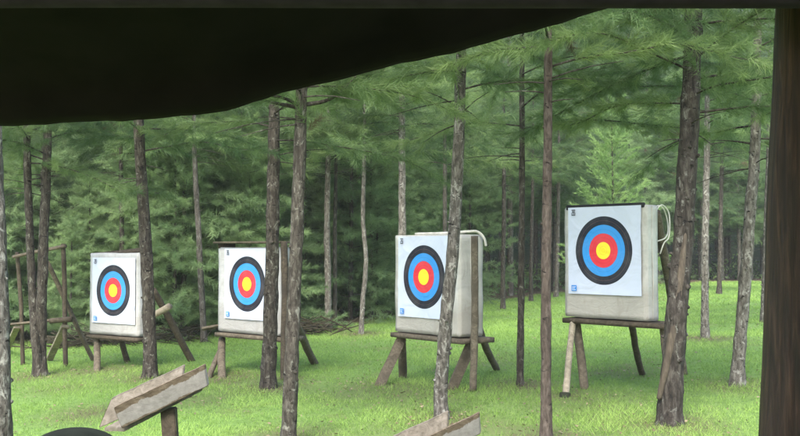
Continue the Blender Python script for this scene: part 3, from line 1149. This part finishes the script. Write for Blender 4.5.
S4 = stand('stand under the rightmost target, one splayed leg pale with a black tip', T4, M4, .475, .53, .34, (.0, .12), WOOD_DARK)
legs(S4, [('pole', (573, 322, 9.62), (565, 397), .062, WOOD_PALE), ('pole', (576, 322, 9.72), (585, 389), .085, WOOD), ('pole', (631, 322, 9.6), (643, 374), .065, WOOD_DARK), ('pole', (663, 322, 9.05), (671, 398), .075, WOOD),
          ('pole', (656, 212, 9.45), (684, 374), .085, WOOD, 'back_post')])
pole('rubber_tip', W(565.3, 393, G(565, 397).y + .02), G(565, 397) - Vector((0, 0, .03)), .05, .05, BLACK, S4)
S3 = stand('stand under the third target from the left, on widely splayed plank legs', T3, M3, .50, .53, .42, (.02, .06), WOOD)
legs(S3, [('plank', (402, 338, 10.5), (378, 386), .10, WOOD), ('pole', (402, 338, 10.55), (403, 378), .09, WOOD), ('plank', (474, 338, 9.85), (450, 390), .10, WOOD_PALE if False else WOOD), ('pole', (474.5, 236, 9.62), (473, 391, 9.66), .07, WOOD, 'back_post'),
          ('pole', (477, 322, 10.0), (498, 369), .075, WOOD)])
S2 = stand('stand under the second target from the left, with a plank end poking out', T2, M2, .57, .60, .36, (.0, .0), WOOD)
legs(S2, [('pole', (222, 339, 12.1), (222, 378), .09, WOOD), ('pole', (222, 347, 12.1), (207, 379), .065, WOOD), ('pole', (284, 242, 11.25), (284, 380), .08, WOOD_DARK, 'back_post'), ('pole', (297, 325, 11.4), (316, 363), .09, WOOD),
          ('plank', (202, 329, 12.2), (224, 325, 12.2), .06, WOOD, 'side_plank')])
S1 = stand('stand under the leftmost target, with a cut log end showing on its right', T1, M1, .50, .47, .36, (.0, .0), WOOD_DARK)
legs(S1, [('pole', (97, 338, 12.95), (97, 371), .085, WOOD), ('pole', (147, 338, 12.3), (148, 372), .08, WOOD), ('pole', (153, 290, 12.5), (193, 361), .085, WOOD_DARK, 'brace'), ('pole', (148, 319, 12.3), (170, 306, 12.1), .078, WOOD_PALE, 'log'),
          ('pole', (121, 338, 13.1), (128, 362), .075, WOOD_DARK)])

# empty stand at far left
e0 = G(45, 366)
S0 = thing('target_stand', e0, 'empty wooden stand at the far left holding no target', 'target stand', 0, 'wooden target stands')
Y0 = e0.y
legs(S0, [('pole', (17, 252, Y0 + .1), (23, 365), .055, WOOD_DARK, 'post'), ('pole', (63, 244, Y0 - .1), (66, 367), .06, WOOD_DARK, 'post'), ('pole', (13, 257, Y0 + .03), (66, 246, Y0 - .17), .045, WOOD, 'crossbar'),
          ('plank', (6, 325, Y0 - .1), (74, 318, Y0 - .2), .06, WOOD, 'shelf_plank'), ('pole', (47, 262, Y0 - .3), (95, 361), .06, WOOD, 'brace'), ('plank', (65, 326, Y0 - .2), (48, 360), .09, WOOD_PALE, 'leg'), ('plank', (17, 327, Y0 - .1), (6, 350), .08, WOOD_PALE, 'leg'),
          ('pole', (50, 321, Y0 - .25), (72, 319, Y0 - .3), .07, WOOD_DARK, 'log')])

# rope loop on the post of the right target
Yr = 9.38
o = ribbon_tube('rope', [W(*q) for q in ((652, 243, Yr), (651, 228, Yr - .05), (653, 214, Yr - .07), (657, 206, Yr - .06), (663, 208, Yr), (667, 219, Yr + .08), (668, 231, Yr + .05), (665, 238, Yr - .05), (658, 241, Yr - .08), (651, 243, Yr - .04), (649, 250, Yr), (653, 246, Yr - .04), (653, 230, Yr - .09), (656, 212, Yr - .09), (662, 205, Yr - .04), (669, 214, Yr + .03), (669, 236, Yr), (664, 243, Yr - .06), (660, 254, Yr - .06))], .0062, ROPE, None, 110)
setp(o, 'loop of white rope hung over the post beside the rightmost target', 'rope')


# ------------------------------------------------------------------ troughs in the foreground
PEEL = peel_mat()
TROUGHW = wood_mat('trough_board', (.085, .072, .052), (.15, .13, .10), (.215, .19, .155), grain=(14, 14, 14))


def slab(name, quad, off, mat, parent, label=None):
    """board given by 4 world corners and an offset vector for its thickness"""
    bm = bmesh.new()
    box_pts(bm, list(quad) + [q + off for q in quad])
    bmesh.ops.recalc_face_normals(bm, faces=bm.faces)
    bmesh.ops.subdivide_edges(bm, edges=bm.edges[:], cuts=9, use_grid_fill=True)
    bmesh.ops.bevel(bm, geom=[e for e in bm.edges if len(e.link_faces) == 2 and e.calc_face_angle() > .8], offset=.003, segments=2, affect='EDGES')
    la = bm.verts.layers.float.new('across')
    va = (quad[3] - quad[0])
    for v in bm.verts:
        v[la] = (v.co - quad[0] - (quad[1] - quad[0]) * ((v.co - quad[0]).dot(quad[1] - quad[0]) / (quad[1] - quad[0]).length_squared)).dot(va) / va.length_squared
        v.co += noise.noise_vector(v.co * 14) * .0035
    return from_bm(name, bm, mat, parent, smooth=False, label=label)


def trough():
    Yf, Yb = 4.0, 4.16
    gl = W(170, 430, 4.1)
    root = thing('arrow_trough', Vector((gl.x, gl.y, ground_z(gl.x, gl.y))), 'tilted wooden trough on a post, lower left, its whole front board in view', 'trough', 0, 'wooden troughs on posts in the foreground')
    fq = [W(122, 429, Yf + .03), W(208, 386, Yf + .03), W(204.5, 365, Yf), W(113.5, 408, Yf)]
    slab('front_board', fq, Vector((.004, .012, .006)), PEEL, root, 'board with peeling pale paint')
    bq = [W(99, 428, Yb - .03), W(182, 392, Yb - .03), W(183.5, 366, Yb), W(110.5, 399, Yb)]
    slab('back_board', bq, Vector((.004, .012, .006)), TROUGHW, root)
    uq = [W(104, 427, Yb - .03), W(180, 391, Yb - .03), W(203, 386, Yf + .06), W(124, 428, Yf + .06)]
    slab('bottom_board', uq, Vector((0, .004, -.018)), TROUGHW, root)
    p0 = W(169, 408, Yf + .1)
    p1 = Vector((W(176, 436, Yf + .1).x + .03, Yf + .1, ground_z(p0.x, Yf) - .03))
    plank('post', p0, p1, .058, .05, WOOD_DARK, root, wdir=Vector((1, 0, 0)))
    return root


TR = trough()
bpy.context.view_layer.update()
tr2 = TR.copy()
COL.objects.link(tr2)
dx = W(479, 413, 4.0) - W(204.5, 365, 4.0)
tr2.location = TR.location + dx
tr2['label'] = 'second wooden trough, only its pointed board ends rising at the bottom middle'
for ch in TR.children:
    c = ch.copy(); COL.objects.link(c); c.parent = tr2
# keep the copied post standing on the ground
# ------------------------------------------------------------------ black domed bin at the lower edge
def bin_():
    Y = 3.3
    c = W(71, 430, Y)
    r = .155
    ztop = c.z
    base = Vector((c.x, Y + r * .2, ground_z(c.x, Y)))
    root = thing('litter_bin', base, 'domed black bin lid just showing at the bottom edge, lower left', 'bin')
    def lathe(name, prof, mat):
        bm = bmesh.new()
        rings = []
        for (rr, z) in prof:
            rings.append([bm.verts.new(base + Vector((rr * math.cos(2 * math.pi * k / 40), rr * math.sin(2 * math.pi * k / 40), z))) for k in range(40)])
        for a, b in zip(rings, rings[1:]):
            for k in range(40):
                bm.faces.new((a[k], a[(k + 1) % 40], b[(k + 1) % 40], b[k]))
        bm.faces.new(rings[-1]); bm.faces.new(list(reversed(rings[0])))
        return from_bm(name, bm, mat, root)
    h = ztop - base.z
    lathe('body', [(.11, 0), (.115, .01), (r - .012, h - .14), (r - .012, h - .125)], BLACK)
    lathe('lid', [(r, h - .13), (r + .004, h - .12), (r + .004, h - .09)] + [(r * math.cos(t), h - .085 + .085 * math.sin(t)) for t in np.linspace(.02, 1.5, 12)], BLACK)


bin_()

# ------------------------------------------------------------------ shelter: post, added beam, tarp
def shelter():
    Yp = 2.2
    bt = W(797, 436, Yp)
    gx = W(800, 600, Yp).x
    tp = W(811, 5, Yp)
    r = .078
    d = (tp - bt)
    foot = bt - d * ((bt.z - ground_z(bt.x, Yp) + .1) / d.z)
    bm = bmesh.new()
    pts = [(foot.lerp(tp + Vector((0, 0, .05)), i / 60), r * (1.06 - .12 * i / 60)) for i in range(61)]
    tube_bm(bm, pts, 28, .035, 3, 5)
    o = from_bm('shelter_post', bm, post_mat())
    setp(o, 'stout stained timber post holding the shelter, at the right border', 'post')
    # added beam, standing in for the dark border strip at the top
    zb = W(400, 7.5, 1.9).z
    bm = bmesh.new()
    pts = [(Vector((-2.6 + 5.2 * i / 40, 1.9, zb + .055)), .055) for i in range(41)]
    tube_bm(bm, pts, 20, .012, 2, 8)
    o = from_bm('added_beam', bm, plain('added_beam_dark', (.07, .045, .075), .9, .05))
    setp(o, 'added dark bar standing in for the border strip along the top of the view', 'beam')
    # tarp
    Yt = 2.55
    edge = [(-420, 138), (-200, 134), (0, 124.5), (60, 122), (120, 119), (180, 115.5), (215, 111.5), (240, 105.5), (270, 97), (300, 88.5), (350, 76), (400, 63), (450, 51), (500, 37.5), (560, 21), (606, 8), (680, -14), (800, -36), (1050, -50), (1300, -60)]
    bm = bmesh.new()
    cols = []
    fine = []
    for (a, ya), (b, yb) in zip(edge, edge[1:]):
        n = max(2, int((b - a) / 14))
        for k in range(n):
            t = k / n
            fine.append((a + (b - a) * t, ya + (yb - ya) * t))
    for i, (px, py) in enumerate(fine):
        e = W(px, py + .7 * math.sin(px * .06) + .5 * math.sin(px * .17), Yt)
        col = []
        prof = [(0, 0), (-.02, .004), (-.06, .012), (-.10, .05), (-.16, .085), (-.3, .13), (-.6, .2), (-1.0, .30), (-1.6, .42), (-2.3, .5), (-3.2, .52), (-4.4, .4), (-5.2, .2)]
        for j, (dy, dz) in enumerate(prof):
            x, y, z = e.x * (1 + .0 * j), e.y + dy, e.z + dz
            x += .02 * noise.noise(Vector((e.x * 2, dy * 2, 0)))
            z += (.03 * noise.noise(Vector((e.x * 1.6, dy * 1.8, 5))) + .012 * noise.noise(Vector((e.x * 5, dy * 4, 2)))) * min(1, -dy * 4)
            if dy < -1:
                z = z + (2.45 - z) * min(1, (-dy - 1) / 2) * .8
            col.append(bm.verts.new((x, y, z)))
        # unseen back drape to the ground, added to block light from behind
        b = col[-1].co
        for f in (.33, .66, 1):
            col.append(bm.verts.new((b.x, b.y - .25 * f, b.z * (1 - f) + .03)))
        cols.append(col)
    for a, b in zip(cols, cols[1:]):
        for k in range(len(a) - 1):
            bm.faces.new((a[k], b[k], b[k + 1], a[k + 1]))
    bmesh.ops.recalc_face_normals(bm, faces=bm.faces)
    bmesh.ops.solidify(bm, geom=bm.faces[:], thickness=.004)
    m, nt, bs = new_mat('black_tarpaulin')
    n1 = tex_noise(nt, coords(nt), 6, 6, .6)
    c = ramp(nt, n1, [(.3, (.016, .0105, .013)), (.7, (.026, .017, .021))])
    nt.links.new(c, bs.inputs['Base Color'])
    bs.inputs['Roughness'].default_value = .85
    bs.inputs['Specular IOR Level'].default_value = .06
    o = from_bm('tarpaulin', bm, m)
    setp(o, 'black tarpaulin roof sagging across the upper left of the view', 'tarp')


shelter()

# ------------------------------------------------------------------ damp milky air
def haze(dens):
    bm = bmesh.new()
    bmesh.ops.create_cube(bm, size=1)
    for v in bm.verts:
        v.co = Vector((v.co.x * 152, -17 if v.co.y < 0 else 113, -2 if v.co.z < 0 else 56))
    m = bpy.data.materials.new('damp_air')
    m.use_nodes = True
    nt = m.node_tree
    for n in list(nt.nodes): nt.nodes.remove(n)
    out = nt.nodes.new('ShaderNodeOutputMaterial')
    pv = nt.nodes.new('ShaderNodeVolumePrincipled')
    pv.inputs['Color'].default_value = (.9, .95, .9, 1)
    pv.inputs['Density'].default_value = dens
    nt.links.new(pv.outputs[0], out.inputs['Volume'])
    o = from_bm('haze', bm, m, smooth=False)
    setp(o, 'faint milky damp air filling the wood', 'haze', kind='stuff')


haze(.0012)

# ------------------------------------------------------------------ light, world, camera
SUN_EL, SUN_AZ = R(47), R(193)          # azimuth measured from +Y clockwise
w = bpy.data.worlds.new('World')
scene.world = w
w.use_nodes = True
nt = w.node_tree
bg = nt.nodes.get('Background')
sky = nt.nodes.new('ShaderNodeTexSky')
sky.sky_type = 'NISHITA'
sky.sun_disc = False
sky.sun_elevation = SUN_EL
sky.sun_rotation = SUN_AZ
sky.air_density = 1.0
sky.dust_density = 2.5
sky.ozone_density = 1.0
nt.links.new(sky.outputs[0], bg.inputs[0])
bg.inputs[1].default_value = .15
sl = bpy.data.lights.new('sun', 'SUN')
sl.energy = 1.5
sl.angle = R(18)
sl.color = (1, .975, .94)
so = bpy.data.objects.new('sun', sl)
COL.objects.link(so)
dirv = Vector((math.sin(SUN_AZ) * math.cos(SUN_EL), math.cos(SUN_AZ) * math.cos(SUN_EL), math.sin(SUN_EL)))
so.rotation_euler = (-dirv).to_track_quat('-Z', 'Y').to_euler()
so.location = dirv * 30

cd = bpy.data.cameras.new('camera')
cd.sensor_width = 36
cd.lens = 36 * F / 800
cd.clip_end = 1500
cd.clip_start = .05
co = bpy.data.objects.new('camera', cd)
COL.objects.link(co)
co.location = CAM
co.rotation_euler = (R(90) + PITCH, 0, 0)
scene.camera = co
vs = scene.view_settings
vs.view_transform = 'Standard'
vs.look = 'None'
vs.exposure = 2.1
vs.gamma = 1
vs.use_curve_mapping = False
scene.cycles.max_bounces = 6
scene.cycles.diffuse_bounces = 3
scene.cycles.transmission_bounces = 3
scene.cycles.volume_bounces = 0
scene.cycles.use_denoising = True
